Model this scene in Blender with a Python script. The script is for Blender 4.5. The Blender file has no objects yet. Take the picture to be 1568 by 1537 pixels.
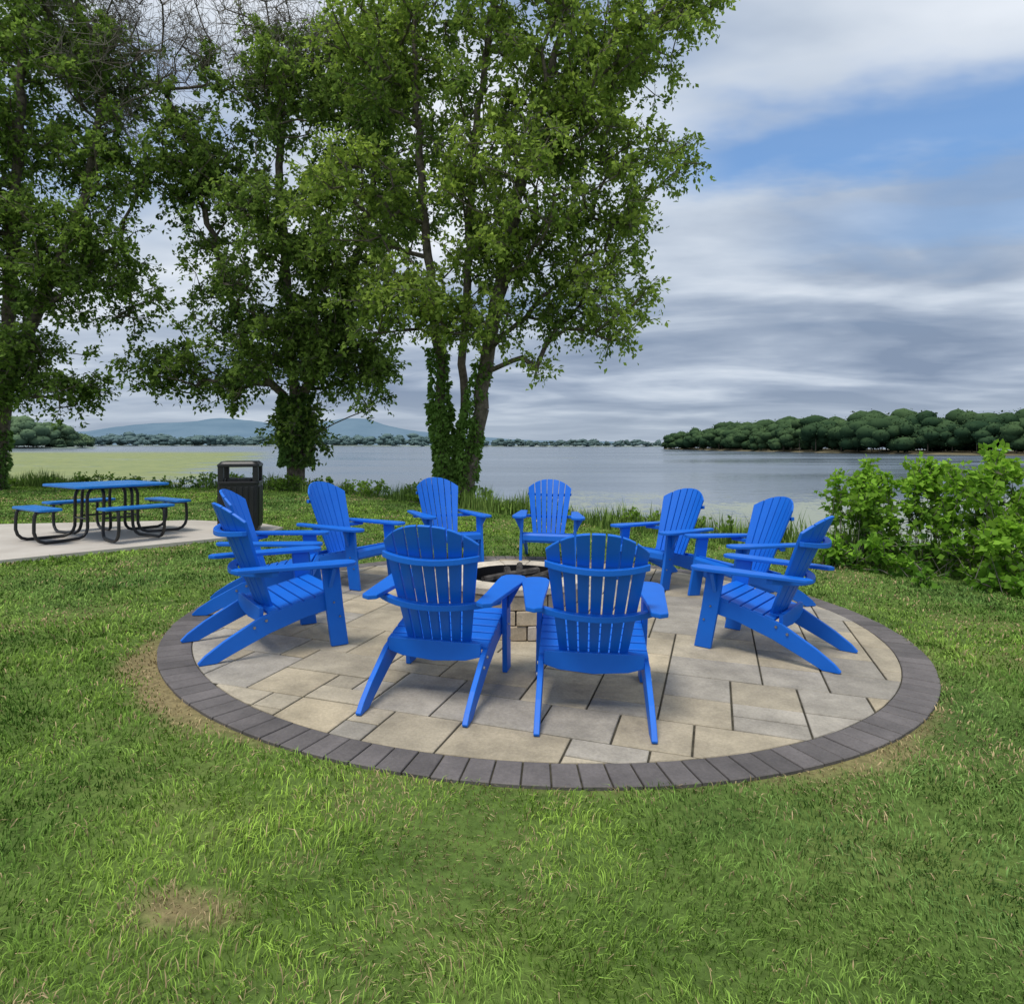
import bpy, bmesh, math, random
import numpy as np
from mathutils import Matrix, Vector
random.seed(7)
rad = math.radians
scene = bpy.context.scene
COL = scene.collection
K = 0.025
PC = (0.25, 6.12); PR = 3.1
LAKE = -1.0

# ------------------------------------------------------------ helpers
def link(o):
    COL.objects.link(o); return o

_tabs = {}
def vnoise(x, y, scale, seed=0):
    if seed not in _tabs:
        _tabs[seed] = np.random.RandomState(100+seed).rand(256, 256)
    T = _tabs[seed]
    x = np.asarray(x, float)/scale+37.3; y = np.asarray(y, float)/scale+51.7
    xi = np.floor(x).astype(int); yi = np.floor(y).astype(int)
    fx = x-xi; fy = y-yi
    fx = fx*fx*(3-2*fx); fy = fy*fy*(3-2*fy)
    a = T[xi % 256, yi % 256]; b = T[(xi+1) % 256, yi % 256]
    c = T[xi % 256, (yi+1) % 256]; d = T[(xi+1) % 256, (yi+1) % 256]
    return (a*(1-fx)+b*fx)*(1-fy)+(c*(1-fx)+d*fx)*fy

def fbm(x, y, scale, seed=0, octv=4):
    v = 0; amp = 1; tot = 0
    for i in range(octv):
        v = v+amp*vnoise(x, y, scale/2**i, seed+i); tot += amp; amp *= .55
    return v/tot

def np_mesh(name, verts, quads=None, tris=None, cols=None, mat=None, smooth=False):
    me = bpy.data.meshes.new(name)
    nq = 0 if quads is None else len(quads); nt = 0 if tris is None else len(tris)
    me.vertices.add(len(verts))
    me.vertices.foreach_set('co', np.asarray(verts, np.float32).ravel())
    idx = []
    if nq: idx.append(np.asarray(quads, np.int32).ravel())
    if nt: idx.append(np.asarray(tris, np.int32).ravel())
    idx = np.concatenate(idx)
    me.loops.add(len(idx)); me.loops.foreach_set('vertex_index', idx)
    me.polygons.add(nq+nt)
    starts = np.concatenate([np.arange(nq)*4, nq*4+np.arange(nt)*3]).astype(np.int32)
    me.polygons.foreach_set('loop_start', starts)
    if smooth:
        me.polygons.foreach_set('use_smooth', np.ones(nq+nt, bool))
    me.update(calc_edges=True)
    if cols is not None:
        ca = me.color_attributes.new(name='Col', type='FLOAT_COLOR', domain='POINT')
        c4 = np.ones((len(verts), 4), np.float32); c4[:, :3] = cols
        ca.data.foreach_set('color', c4.ravel())
    if mat: me.materials.append(mat)
    me.validate()
    return link(bpy.data.objects.new(name, me))

# ------------------------------------------------------------ materials
def mk(name):
    m = bpy.data.materials.new(name); m.use_nodes = True
    nt = m.node_tree; b = nt.nodes['Principled BSDF']
    return m, nt, b
def N(nt, t, **kw):
    n = nt.nodes.new(t)
    for k, v in kw.items():
        if k in n.inputs: n.inputs[k].default_value = v
        else: setattr(n, k, v)
    return n
def ramp(nt, stops):
    r = nt.nodes.new('ShaderNodeValToRGB'); e = r.color_ramp.elements
    while len(e) < len(stops): e.new(.5)
    for i, (p, c) in enumerate(stops):
        e[i].position = p; e[i].color = (*c, 1) if len(c) == 3 else c
    return r
def noise(nt, scale, detail=4, rough=.55, src='Object', vec=None):
    n = nt.nodes.new('ShaderNodeTexNoise')
    n.inputs['Scale'].default_value = scale; n.inputs['Detail'].default_value = detail
    n.inputs['Roughness'].default_value = rough
    if vec is None:
        tc = nt.nodes.new('ShaderNodeTexCoord'); vec = tc.outputs[src]
    nt.links.new(vec, n.inputs['Vector'])
    return n
def bump(nt, b, fac, strength=.3, dist=.01):
    bp = nt.nodes.new('ShaderNodeBump'); bp.inputs['Strength'].default_value = strength
    bp.inputs['Distance'].default_value = dist
    nt.links.new(fac, bp.inputs['Height']); nt.links.new(bp.outputs[0], b.inputs['Normal'])
    return bp
def nmath(nt, op, a, bb=0., clamp=False):
    k = N(nt, 'ShaderNodeMath', operation=op); k.use_clamp = clamp
    for i, v in enumerate((a, bb)):
        if isinstance(v, (int, float)): k.inputs[i].default_value = v
        else: nt.links.new(v, k.inputs[i])
    return k.outputs[0]
def nmr(nt, v, a, b, c=0., d=1.):
    k = N(nt, 'ShaderNodeMapRange', interpolation_type='SMOOTHSTEP')
    nt.links.new(v, k.inputs[0])
    for i, q_ in enumerate((a, b, c, d)): k.inputs[i+1].default_value = q_
    return k.outputs[0]

def simple(name, c1, c2, scale, rough=.6, bs=.3, bd=.005, spec=.5, metal=0, detail=5):
    m, nt, b = mk(name)
    n = noise(nt, scale, detail)
    r = ramp(nt, [(.3, c1), (.7, c2)])
    nt.links.new(n.outputs['Fac'], r.inputs[0]); nt.links.new(r.outputs[0], b.inputs['Base Color'])
    b.inputs['Roughness'].default_value = rough; b.inputs['Metallic'].default_value = metal
    b.inputs['Specular IOR Level'].default_value = spec
    n2 = noise(nt, scale*6, 4)
    bump(nt, b, n2.outputs['Fac'], bs, bd)
    return m

def leafmat(name, trans=0.):
    m, nt, b = mk(name)
    a = N(nt, 'ShaderNodeVertexColor', layer_name='Col')
    d = N(nt, 'ShaderNodeBsdfDiffuse'); nt.links.new(a.outputs['Color'], d.inputs[0])
    out = nt.nodes['Material Output']; nt.nodes.remove(b)
    if not trans:
        nt.links.new(d.outputs[0], out.inputs[0]); return m
    t = N(nt, 'ShaderNodeBsdfTranslucent')
    hs = N(nt, 'ShaderNodeHueSaturation', Saturation=1.05, Value=1.5)
    nt.links.new(a.outputs['Color'], hs.inputs['Color']); nt.links.new(hs.outputs[0], t.inputs['Color'])
    mx = N(nt, 'ShaderNodeMixShader'); mx.inputs[0].default_value = trans
    nt.links.new(d.outputs[0], mx.inputs[1]); nt.links.new(t.outputs[0], mx.inputs[2])
    nt.links.new(mx.outputs[0], out.inputs[0])
    return m
M_leaf = leafmat('leaf', .38); M_grass = leafmat('grass_blade'); M_far = leafmat('distant_foliage')
M_bark = simple('bark', (.07, .06, .05), (.22, .185, .15), 9, .9, .9, .03, .2)
M_twig = simple('grey_twig', (.13, .115, .10), (.26, .235, .205), 3, .9, .2, .01, .2)
M_blue = simple('blue_plastic_lumber', (.002, .125, .60), (.003, .155, .70), 3.0, .5, .14, .002, .4)
M_blue2 = simple('blue_coated_steel', (.004, .15, .50), (.006, .19, .60), 5, .4, .1, .002)
M_black = simple('black_coated_metal', (.006, .006, .007), (.014, .014, .015), 6, .4, .1, .002)
M_steel = simple('bolt_steel', (.3, .3, .3), (.45, .45, .45), 6, .35, .1, .001, metal=1)
M_char = simple('charred_wood', (.012, .011, .010), (.12, .11, .10), 14, .95, .8, .01, .1)
M_conc = simple('concrete_pad', (.42, .38, .33), (.56, .52, .46), 1.3, .85, .3, .004, .3, detail=8)
M_sand = simple('joint_sand', (.035, .032, .025), (.09, .082, .06), 20, .95, .5, .003, .1)

def pavermat(name, stain=(.55, 1.05)):
    m, nt, b = mk(name)
    a = N(nt, 'ShaderNodeVertexColor', layer_name='Col')
    n = noise(nt, 3.5, 8, .65)
    r = ramp(nt, [(.28, (stain[0],)*3), (.62, (stain[1],)*3)])
    nt.links.new(n.outputs['Fac'], r.inputs[0])
    n3 = noise(nt, 60, 4, .7)
    r3 = ramp(nt, [(.3, (.78,)*3), (.7, (1.1,)*3)])
    nt.links.new(n3.outputs['Fac'], r3.inputs[0])
    mx = N(nt, 'ShaderNodeMix', data_type='RGBA', blend_type='MULTIPLY'); mx.inputs[0].default_value = 1
    nt.links.new(a.outputs['Color'], mx.inputs[6]); nt.links.new(r.outputs[0], mx.inputs[7])
    mx2 = N(nt, 'ShaderNodeMix', data_type='RGBA', blend_type='MULTIPLY'); mx2.inputs[0].default_value = 1
    nt.links.new(mx.outputs[2], mx2.inputs[6]); nt.links.new(r3.outputs[0], mx2.inputs[7])
    nt.links.new(mx2.outputs[2], b.inputs['Base Color'])
    b.inputs['Roughness'].default_value = .8
    n2 = noise(nt, 25, 6, .6)
    bump(nt, b, n2.outputs['Fac'], .6, .007)
    return m
M_paver = pavermat('concrete_paver', (.60, 1.06)); M_block = pavermat('pit_block')

# ground
def groundmat():
    m, nt, b = mk('lawn_ground')
    n1 = noise(nt, .9, 5, .6); n2 = noise(nt, 22, 5, .7); n4 = noise(nt, 5, 4, .6)
    r1 = ramp(nt, [(.3, (.08, .14, .032)), (.55, (.13, .20, .045)), (.75, (.20, .23, .075))])
    nt.links.new(n1.outputs['Fac'], r1.inputs[0])
    tc = N(nt, 'ShaderNodeTexCoord')
    def dist(cx, cy, sx=1, sy=1):
        mp = N(nt, 'ShaderNodeMapping'); mp.inputs['Location'].default_value = (-cx*sx, -cy*sy, 0); mp.inputs['Scale'].default_value = (sx, sy, 0)
        nt.links.new(tc.outputs['Object'], mp.inputs[0])
        L = N(nt, 'ShaderNodeVectorMath', operation='LENGTH'); nt.links.new(mp.outputs[0], L.inputs[0]); return L.outputs['Value']
    jit = nmath(nt, 'MULTIPLY', n4.outputs['Fac'], .34)
    arcs = nmath(nt, 'MAXIMUM', nmr(nt, dist(-2.2, 4.25), 1.5, .4, 0, .9), nmr(nt, dist(1.95, 3.35), 1.1, .2, 0, .55))
    lim = nmath(nt, 'MULTIPLY', arcs, .24)
    e = nmath(nt, 'SUBTRACT', nmath(nt, 'SUBTRACT', dist(*PC), jit), lim)
    dr = nmath(nt, 'MULTIPLY', nmr(nt, e, PR-.10, PR-.24), nmath(nt, 'ADD', nmath(nt, 'MULTIPLY', arcs, .6), .25))
    ds = nmr(nt, nmath(nt, 'ADD', dist(-1.08, 2.2, 1, 1.6), jit), .42, .20, 0, .7)
    mxd = N(nt, 'ShaderNodeMix', data_type='RGBA'); nt.links.new(nmath(nt, 'MAXIMUM', dr, ds), mxd.inputs[0])
    nt.links.new(r1.outputs[0], mxd.inputs[6]); mxd.inputs[7].default_value = (.32, .235, .13, 1)
    r2 = ramp(nt, [(.25, (.45,)*3), (.75, (1.25,)*3)])
    nt.links.new(n2.outputs['Fac'], r2.inputs[0])
    mx = N(nt, 'ShaderNodeMix', data_type='RGBA', blend_type='MULTIPLY'); mx.inputs[0].default_value = 1
    nt.links.new(mxd.outputs[2], mx.inputs[6]); nt.links.new(r2.outputs[0], mx.inputs[7])
    nt.links.new(mx.outputs[2], b.inputs['Base Color'])
    b.inputs['Roughness'].default_value = .95; b.inputs['Specular IOR Level'].default_value = .1
    bump(nt, b, n2.outputs['Fac'], .6, .03)
    return m
M_ground = groundmat()

# ------------------------------------------------------------ ground
SX = [-400, -60, -25, -12, -7, -1.5, 2, 5, 9, 14, 40, 400]
SY = [60, 32, 25, 22.6, 21.8, 17.8, 13.7, 10.9, 8.9, 5.5, -4, -60]
def shore(x): return np.interp(x, SX, SY)
def plane(x): return -K*(x-PC[0])
def gz(x, y):
    x = np.asarray(x, float); y = np.asarray(y, float)
    z = -K*6*np.tanh((x-PC[0])/6)-.018
    r = np.hypot(x-PC[0], y-PC[1])
    w = np.clip((5.0-r)/1.7, 0, 1); w = w*w*(3-2*w)
    z = z*(1-w)+w*(plane(x)-.018)
    z = z+(1-w)*(fbm(x, y, 3.0, 20)-.5)*.05
    s = y-shore(x)+(vnoise(x, y, 1.3, 30)-.5)*.7
    t = np.clip((s+.5)/2.2, 0, 1); t = t*t*(3-2*t)
    z = z*(1-t)+t*(-1.7)
    return z-np.clip(s-3, 0, 8)*.3
def nonuni(a, fine0, fine1, st, b, grow=1.25):
    c = list(np.arange(fine0, fine1+1e-6, st))
    s = st; x = fine1
    while x < b: s *= grow; x += s; c.append(x)
    s = st; x = fine0; pre = []
    while x > a: s *= grow; x -= s; pre.append(x)
    return np.array(pre[::-1]+c)
gx = nonuni(-5000, -22, 16, .25, 5000); gy = nonuni(-60, -1, 27, .25, 6500)
GX, GY = np.meshgrid(gx, gy)
GZ = gz(GX, GY)
nx, ny = len(gx), len(gy)
I = np.arange(nx*ny).reshape(ny, nx)
q = np.stack([I[:-1, :-1], I[:-1, 1:], I[1:, 1:], I[1:, :-1]], -1).reshape(-1, 4)
np_mesh('lawn_ground', np.stack([GX, GY, GZ], -1).reshape(-1, 3), q, mat=M_ground, smooth=True)

# ------------------------------------------------------------ lake
def watermat():
    m, nt, b = mk('lake_water')
    mm = lambda op, a, c=0.: nmath(nt, op, a, c)
    tc = N(nt, 'ShaderNodeTexCoord'); mp = N(nt, 'ShaderNodeMapping')
    mp.inputs['Scale'].default_value = (.35, 1, 1)
    nt.links.new(tc.outputs['Object'], mp.inputs[0])
    n = noise(nt, 1.6, 5, .6, vec=mp.outputs[0])
    bump(nt, b, n.outputs['Fac'], .35, .045)
    b.inputs['Base Color'].default_value = (.11, .14, .17, 1)
    mp2 = N(nt, 'ShaderNodeMapping'); mp2.inputs['Scale'].default_value = (.012, .05, 1)
    nt.links.new(tc.outputs['Object'], mp2.inputs[0])
    ns = noise(nt, 1, 4, .6, vec=mp2.outputs[0])
    nt.links.new(nmr(nt, ns.outputs['Fac'], .35, .65, .10, .30), b.inputs['Roughness'])
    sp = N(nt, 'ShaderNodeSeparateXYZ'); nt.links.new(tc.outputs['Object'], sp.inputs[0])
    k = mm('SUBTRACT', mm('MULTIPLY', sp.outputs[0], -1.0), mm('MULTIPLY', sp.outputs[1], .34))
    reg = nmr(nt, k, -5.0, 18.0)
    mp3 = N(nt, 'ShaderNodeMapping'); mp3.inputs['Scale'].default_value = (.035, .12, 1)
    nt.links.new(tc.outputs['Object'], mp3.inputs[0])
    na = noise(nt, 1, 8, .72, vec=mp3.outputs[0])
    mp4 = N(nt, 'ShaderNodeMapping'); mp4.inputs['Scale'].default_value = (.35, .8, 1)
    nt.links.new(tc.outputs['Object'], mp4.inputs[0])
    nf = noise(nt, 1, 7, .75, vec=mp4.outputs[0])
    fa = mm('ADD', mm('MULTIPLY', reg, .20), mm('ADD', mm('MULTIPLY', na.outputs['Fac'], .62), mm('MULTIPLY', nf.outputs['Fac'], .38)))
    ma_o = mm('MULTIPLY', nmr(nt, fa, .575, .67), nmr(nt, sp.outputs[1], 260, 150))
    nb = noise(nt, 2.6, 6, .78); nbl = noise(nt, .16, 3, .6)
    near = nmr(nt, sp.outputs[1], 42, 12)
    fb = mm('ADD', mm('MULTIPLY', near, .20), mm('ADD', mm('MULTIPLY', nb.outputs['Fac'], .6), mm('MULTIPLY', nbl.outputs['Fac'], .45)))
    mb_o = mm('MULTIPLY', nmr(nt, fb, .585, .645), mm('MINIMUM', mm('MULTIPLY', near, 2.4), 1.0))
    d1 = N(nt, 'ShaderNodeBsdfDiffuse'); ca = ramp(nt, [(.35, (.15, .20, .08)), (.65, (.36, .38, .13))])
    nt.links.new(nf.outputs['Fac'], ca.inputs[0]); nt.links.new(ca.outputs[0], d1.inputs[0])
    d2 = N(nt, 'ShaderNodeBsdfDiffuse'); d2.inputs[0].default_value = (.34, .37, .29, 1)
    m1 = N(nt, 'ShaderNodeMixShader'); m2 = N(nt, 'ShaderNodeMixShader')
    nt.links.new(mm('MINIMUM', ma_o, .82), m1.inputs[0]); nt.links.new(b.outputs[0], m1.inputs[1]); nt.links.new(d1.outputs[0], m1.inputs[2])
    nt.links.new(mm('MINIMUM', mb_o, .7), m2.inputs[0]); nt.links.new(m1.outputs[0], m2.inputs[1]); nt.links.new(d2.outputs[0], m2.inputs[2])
    nt.links.new(m2.outputs[0], nt.nodes['Material Output'].inputs[0])
    return m
np_mesh('lake_water', [(-5000, -60, LAKE), (5000, -60, LAKE), (5000, 6400, LAKE), (-5000, 6400, LAKE)], [(0, 1, 2, 3)], mat=watermat())

# ------------------------------------------------------------ pad polygon
PAD = [(-9, 5.2), (-6.2, 8.05), (-4.6, 9.9), (-3.95, 10.7), (-3.95, 11.5), (-4.5, 12.0), (-5.9, 12.35), (-8.7, 11.6), (-14, 10.4), (-14, 5.2)]
def in_poly(x, y, P):
    inside = np.zeros(x.shape, bool); n = len(P)
    for i in range(n):
        x1, y1 = P[i]; x2, y2 = P[(i+1) % n]
        c = ((y1 > y) != (y2 > y)) & (x < (x2-x1)*(y-y1)/(y2-y1+1e-12)+x1)
        inside ^= c
    return inside
PADZ = lambda x: -K*6*math.tanh((x-PC[0])/6)+.03
bm = bmesh.new()
vs = [bm.verts.new((x, y, PADZ(x))) for x, y in PAD]
lo = [bm.verts.new((x, y, PADZ(x)-.2)) for x, y in PAD]
bm.faces.new(vs)
for i in range(len(PAD)):
    j = (i+1) % len(PAD); bm.faces.new((vs[i], lo[i], lo[j], vs[j]))
bmesh.ops.recalc_face_normals(bm, faces=bm.faces)
bmesh.ops.triangulate(bm, faces=bm.faces)
me = bpy.data.meshes.new('concrete_pad'); bm.to_mesh(me); bm.free(); me.materials.append(M_conc)
link(bpy.data.objects.new('concrete_pad', me))

# ------------------------------------------------------------ grass
def dryness(x, y):
    rr = np.hypot(x-PC[0], y-PC[1])-PR
    e = np.exp(-np.clip(rr, 0, 9)/.10)
    al = np.clip(1.6-np.hypot(x+2.2, y-4.25)/1.0, 0, 1)*1.5+np.clip(1.3-np.hypot(x-1.95, y-3.35)/1.0, 0, 1)*.9+.12
    v = e*al*(.35+1.3*fbm(x, y, .3, 70))
    sp = np.exp(-(((x+1.08)/.20)**2+((y-2.2)/.13)**2))*1.0
    sp2 = np.exp(-(((x+.80)/.09)**2+((y-2.42)/.06)**2))*.7
    patches = np.clip(fbm(x, y, 1.1, 80)-.58, 0, 1)*2.6
    return np.clip(v+(sp+sp2)*(.3+1.1*fbm(x, y, .15, 75))+patches, 0, .95)
def grass(name, ylo, yhi, rho, hmin, hmax, mat, width0=.0036):
    r = np.random.RandomState(11)
    ys = np.linspace(ylo, yhi, 600); pdf = rho(ys)*2*(.8*ys+.9)
    cdf = np.cumsum(pdf)*(ys[1]-ys[0]); total = int(cdf[-1]); cdf /= cdf[-1]
    y = np.interp(r.rand(total), cdf, ys)
    x = (r.rand(total)*2-1)*(.8*y+.9)
    rr = np.hypot(x-PC[0], y-PC[1])
    edge = PR-.03+.045*vnoise(x, y, .15, 5)
    keep = (rr > edge) & (~in_poly(x, y, PAD)) & (y < shore(x)-.1)
    dry = dryness(x, y)
    keep &= r.rand(total) > dry*.5
    keep &= r.rand(total) < .45+1.0*vnoise(x, y, .11, 6)
    x = x[keep]; y = y[keep]; dry = dry[keep]; n = len(x)
    d = np.hypot(x, y)
    h = (hmin+(hmax-hmin)*r.rand(n)**1.7)*(.70+.6*vnoise(x, y, .4, 3))*(1-.45*dry)
    w = width0*np.maximum(1, d/2.4)*(.6+.7*r.rand(n))
    a = r.rand(n)*2*np.pi
    lean = np.abs(r.randn(n))*.6+.15
    la = a*0.6+vnoise(x, y, .35, 8)*9
    dx, dy = np.cos(la), np.sin(la)
    wx, wy = -np.sin(a), np.cos(a)
    z = gz(x, y)-.005
    P = np.zeros((n, 5, 3))
    base = np.stack([x, y, z], -1)
    W = np.stack([wx*w, wy*w, 0*w], -1)
    D = np.stack([dx, dy, 0*dx], -1)
    mid = base+D*(lean*h*.35)[:, None]; mid[:, 2] += h*.6
    tip = base+D*(lean*h*1.1)[:, None]; tip[:, 2] += h*np.clip(1.05-.45*lean, .25, 1)
    P[:, 0] = base-W*.5; P[:, 1] = base+W*.5; P[:, 2] = mid+W*.42; P[:, 3] = mid-W*.42; P[:, 4] = tip
    idx = np.arange(n)*5
    quads = np.stack([idx, idx+1, idx+2, idx+3], -1); tris = np.stack([idx+3, idx+2, idx+4], -1)
    f = fbm(x, y, 1.7, 40, 4); g = fbm(x, y, .45, 50, 3)
    t = np.clip(.42+(f-.5)*1.7+(g-.5)*1.2, 0, 1)[:, None]
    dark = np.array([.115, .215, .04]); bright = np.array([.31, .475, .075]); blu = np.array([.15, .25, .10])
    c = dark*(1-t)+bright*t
    u = np.clip(fbm(x, y, 2.6, 60, 3)*2-.70, 0, 1)[:, None]*.6
    c = c*(1-u)+blu*u
    c = c*(.55+.9*r.rand(n))[:, None]
    straw = np.array([.54, .42, .23])
    isd = (r.rand(n) < (.05+.95*dry))
    c[isd] = straw*(.5+.6*r.rand(isd.sum()))[:, None]
    C = np.repeat(c[:, None, :], 5, 1)
    C[:, 0:2] *= .7; C[:, 4] *= 1.1  # root shade and tip light put into the blade colour
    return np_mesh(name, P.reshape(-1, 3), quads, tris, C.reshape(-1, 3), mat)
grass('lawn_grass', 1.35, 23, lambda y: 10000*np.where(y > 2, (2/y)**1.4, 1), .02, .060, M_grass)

# ------------------------------------------------------------ bmesh part tools
class Parts:
    def __init__(s): s.bm = bmesh.new()
    def add(s, b, mi=0, bev=.004, seg=2):
        bmesh.ops.recalc_face_normals(b, faces=b.faces)
        if bev:
            es = [e for e in b.edges if len(e.link_faces) == 2 and e.calc_face_angle(0) > .5]
            bmesh.ops.bevel(b, geom=es, offset=bev, segments=seg, affect='EDGES', profile=.5, clamp_overlap=True)
        for f in b.faces: f.material_index = mi; f.smooth = False
        m = bpy.data.meshes.new('t'); b.to_mesh(m); b.free(); s.bm.from_mesh(m); bpy.data.meshes.remove(m)
    def mesh(s, name, mats):
        me = bpy.data.meshes.new(name); s.bm.to_mesh(me); s.bm.free()
        for m in mats: me.materials.append(m)
        return me
def board(outline, axis, c, th):
    b = bmesh.new()
    def P(u, v, o):
        return {'x': (o, u, v), 'z': (u, v, o), 'y': (u, o, v)}[axis]
    A = [b.verts.new(P(u, v, c-th/2)) for u, v in outline]; B = [b.verts.new(P(u, v, c+th/2)) for u, v in outline]
    b.faces.new(A); b.faces.new(B[::-1]); n = len(A)
    for i in range(n):
        j = (i+1) % n; b.faces.new((A[i], B[i], B[j], A[j]))
    return b
def sweep(sections):
    b = bmesh.new(); R = [[b.verts.new(p) for p in s] for s in sections]
    for r1, r2 in zip(R[:-1], R[1:]):
        n = len(r1)
        for i in range(n):
            j = (i+1) % n; b.faces.new((r1[i], r1[j], r2[j], r2[i]))
    b.faces.new(R[0][::-1]); b.faces.new(R[-1]); return b
def box(cx, cy, cz, sx, sy, sz):
    return sweep([[(cx-sx/2, cy-sy/2, z), (cx+sx/2, cy-sy/2, z), (cx+sx/2, cy+sy/2, z), (cx-sx/2, cy+sy/2, z)] for z in (cz-sz/2, cz+sz/2)])
def tube(path, r, n=8):
    P = [Vector(p) for p in path]
    for _ in range(2):
        Q = [P[0]]
        for a, b in zip(P[:-1], P[1:]): Q += [a.lerp(b, .25), a.lerp(b, .75)]
        Q.append(P[-1]); P = Q
    secs = []; up = None
    for i, p in enumerate(P):
        t = (P[min(i+1, len(P)-1)]-P[max(i-1, 0)]).normalized()
        if up is None: up = t.orthogonal().normalized()
        up = (up-t*up.dot(t)).normalized(); s = t.cross(up)
        secs.append([p+up*math.cos(2*math.pi*k/n)*r+s*math.sin(2*math.pi*k/n)*r for k in range(n)])
    return sweep(secs)

# ------------------------------------------------------------ adirondack chair
def chair_mesh():
    S = Parts()
    rail = [(.45, .405), (.10, .335), (-.12, .275), (-.36, .14), (-.475, .06), (-.52, .014), (-.512, 0), (-.40, 0), (-.28, .055), (-.05, .155), (.20, .235), (.45, .285)]
    for sx in (-1, 1):
        S.add(board(rail, 'x', sx*.308, .032))
        S.add(board([(.395, 0), (.525, 0), (.475, .30), (.435, .603), (.305, .603), (.345, .30)], 'x', sx*.342, .034))
        S.add(board([(sx*.361, .60), (sx*.435, .60), (sx*.435, .585), (sx*.40, .52), (sx*.361, .44)], 'y', .37, .03), bev=.003)
        arm = [(.300, -.30), (.345, -.335), (.395, -.30), (.415, -.10), (.440, .16), (.462, .36), (.462, .47), (.445, .52), (.405, .55), (.345, .555), (.305, .53), (.285, .47), (.285, .36), (.292, .16), (.300, -.05)]
        S.add(board([(sx*x, y) for x, y in arm], 'z', .619, .028), bev=.006)
        for (y, z) in ((.40, .33), (.45, .22)):
            b = bmesh.new(); bmesh.ops.create_cone(b, cap_ends=True, segments=10, radius1=.009, radius2=.007, depth=.008)
            bmesh.ops.transform(b, matrix=Matrix.Translation((sx*.3615, y, z)) @ Matrix.Rotation(sx*math.pi/2, 4, 'Y'), verts=b.verts)
            S.add(b, 1, 0)
        for (y, z) in ((-.16, .21), (-.08, .25)):
            b = bmesh.new(); bmesh.ops.create_cone(b, cap_ends=True, segments=10, radius1=.012, radius2=.009, depth=.010)
            bmesh.ops.transform(b, matrix=Matrix.Translation((sx*.327, y, z)) @ Matrix.Rotation(sx*math.pi/2, 4, 'Y'), verts=b.verts)
            S.add(b, 1, 0)
    ys = np.linspace(-.03, .395, 6)
    for y in ys:
        z = .288+(y+.05)*.235+.012
        sl = .235
        S.add(sweep([[(x, y-.036, z-.011-.036*sl), (x, y+.036, z-.011+.036*sl), (x, y+.036, z+.011+.036*sl), (x, y-.036, z+.011-.036*sl)] for x in (-.322, .322)]), bev=.004)
    S.add(sweep([[(x, .436, .40), (x, .452, .415), (x, .475, .385), (x, .478, .325), (x, .456, .325), (x, .456, .375)] for x in (-.322, .322)]), bev=.003)
    S.add(box(0, .40, .325, .582, .026, .07))
    S.add(board([(-.291, .335), (.291, .335), (.291, .255), (.20, .228), (0, .212), (-.20, .228), (-.291, .255)], 'y', -.105, .03))
    def ypos(s, x): return -.045-.395*s+.10*(x/.30)**2
    def zpos(s): return .265+.918*s
    def brace(z, half, dep, hh, off, nseg=14):
        s = (z-.265)/.918
        secs = []
        for k in range(nseg+1):
            x = -half+2*half*k/nseg
            y = ypos(s, x)-off
            d = dep*(1-.35*(abs(x)/half)**6)
            zb = z-hh/2-.022*(1-(abs(x)/half)**2); zt = z+hh/2-.022*(1-(abs(x)/half)**2)
            secs.append([(x, y, zb), (x, y-d, zb), (x, y-d, zt), (x, y, zt)])
        S.add(sweep(secs), bev=.004)
    brace(.585, .395, .065, .036, .013)
    brace(.868, .297, .050, .036, .013)
    for i in range(-3, 4):
        def top(x): return .865-.11*(abs(x)/.28)**2.4
        cb, ct = i*.058, i*.0855
        wb, wt = .048, .0755
        secs = []
        ns = 10
        for k in range(ns+1):
            f = k/ns
            cx = cb+(ct-cb)*f; w = wb+(wt-wb)*f
            row = []
            for e in (-.5, 0, .5):
                x = cx+e*w; s = f*top(ct+e*wt)
                row.append((x, ypos(s, x)+.0, zpos(s)))
            for e in (.5, 0, -.5):
                x = cx+e*w; s = f*top(ct+e*wt)
                row.append((x, ypos(s, x)+.021, zpos(s)+.008))
            secs.append(row)
        S.add(sweep(secs), bev=.004)
    return S.mesh('adirondack_chair', [M_blue, M_steel])
CH = chair_mesh()
tilt = Matrix.Rotation(math.atan(K), 4, 'Y')
for i, (x, y, a) in enumerate([(-.46, 4.18, 11), (.48, 4.01, 5), (-1.87, 5.03, 54), (-2.30, 6.14, 79), (-1.885, 7.37, 115), (-.91, 8.72, 152),
                               (.48, 8.93, 184), (1.82, 7.78, 234), (2.45, 6.83, 253), (2.06, 5.2, 307)]):
    o = link(bpy.data.objects.new('adirondack_chair', CH))
    o.matrix_world = Matrix.Translation((x, y, plane(x)+.003)) @ tilt @ Matrix.Rotation(-rad(a), 4, 'Z')

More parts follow.
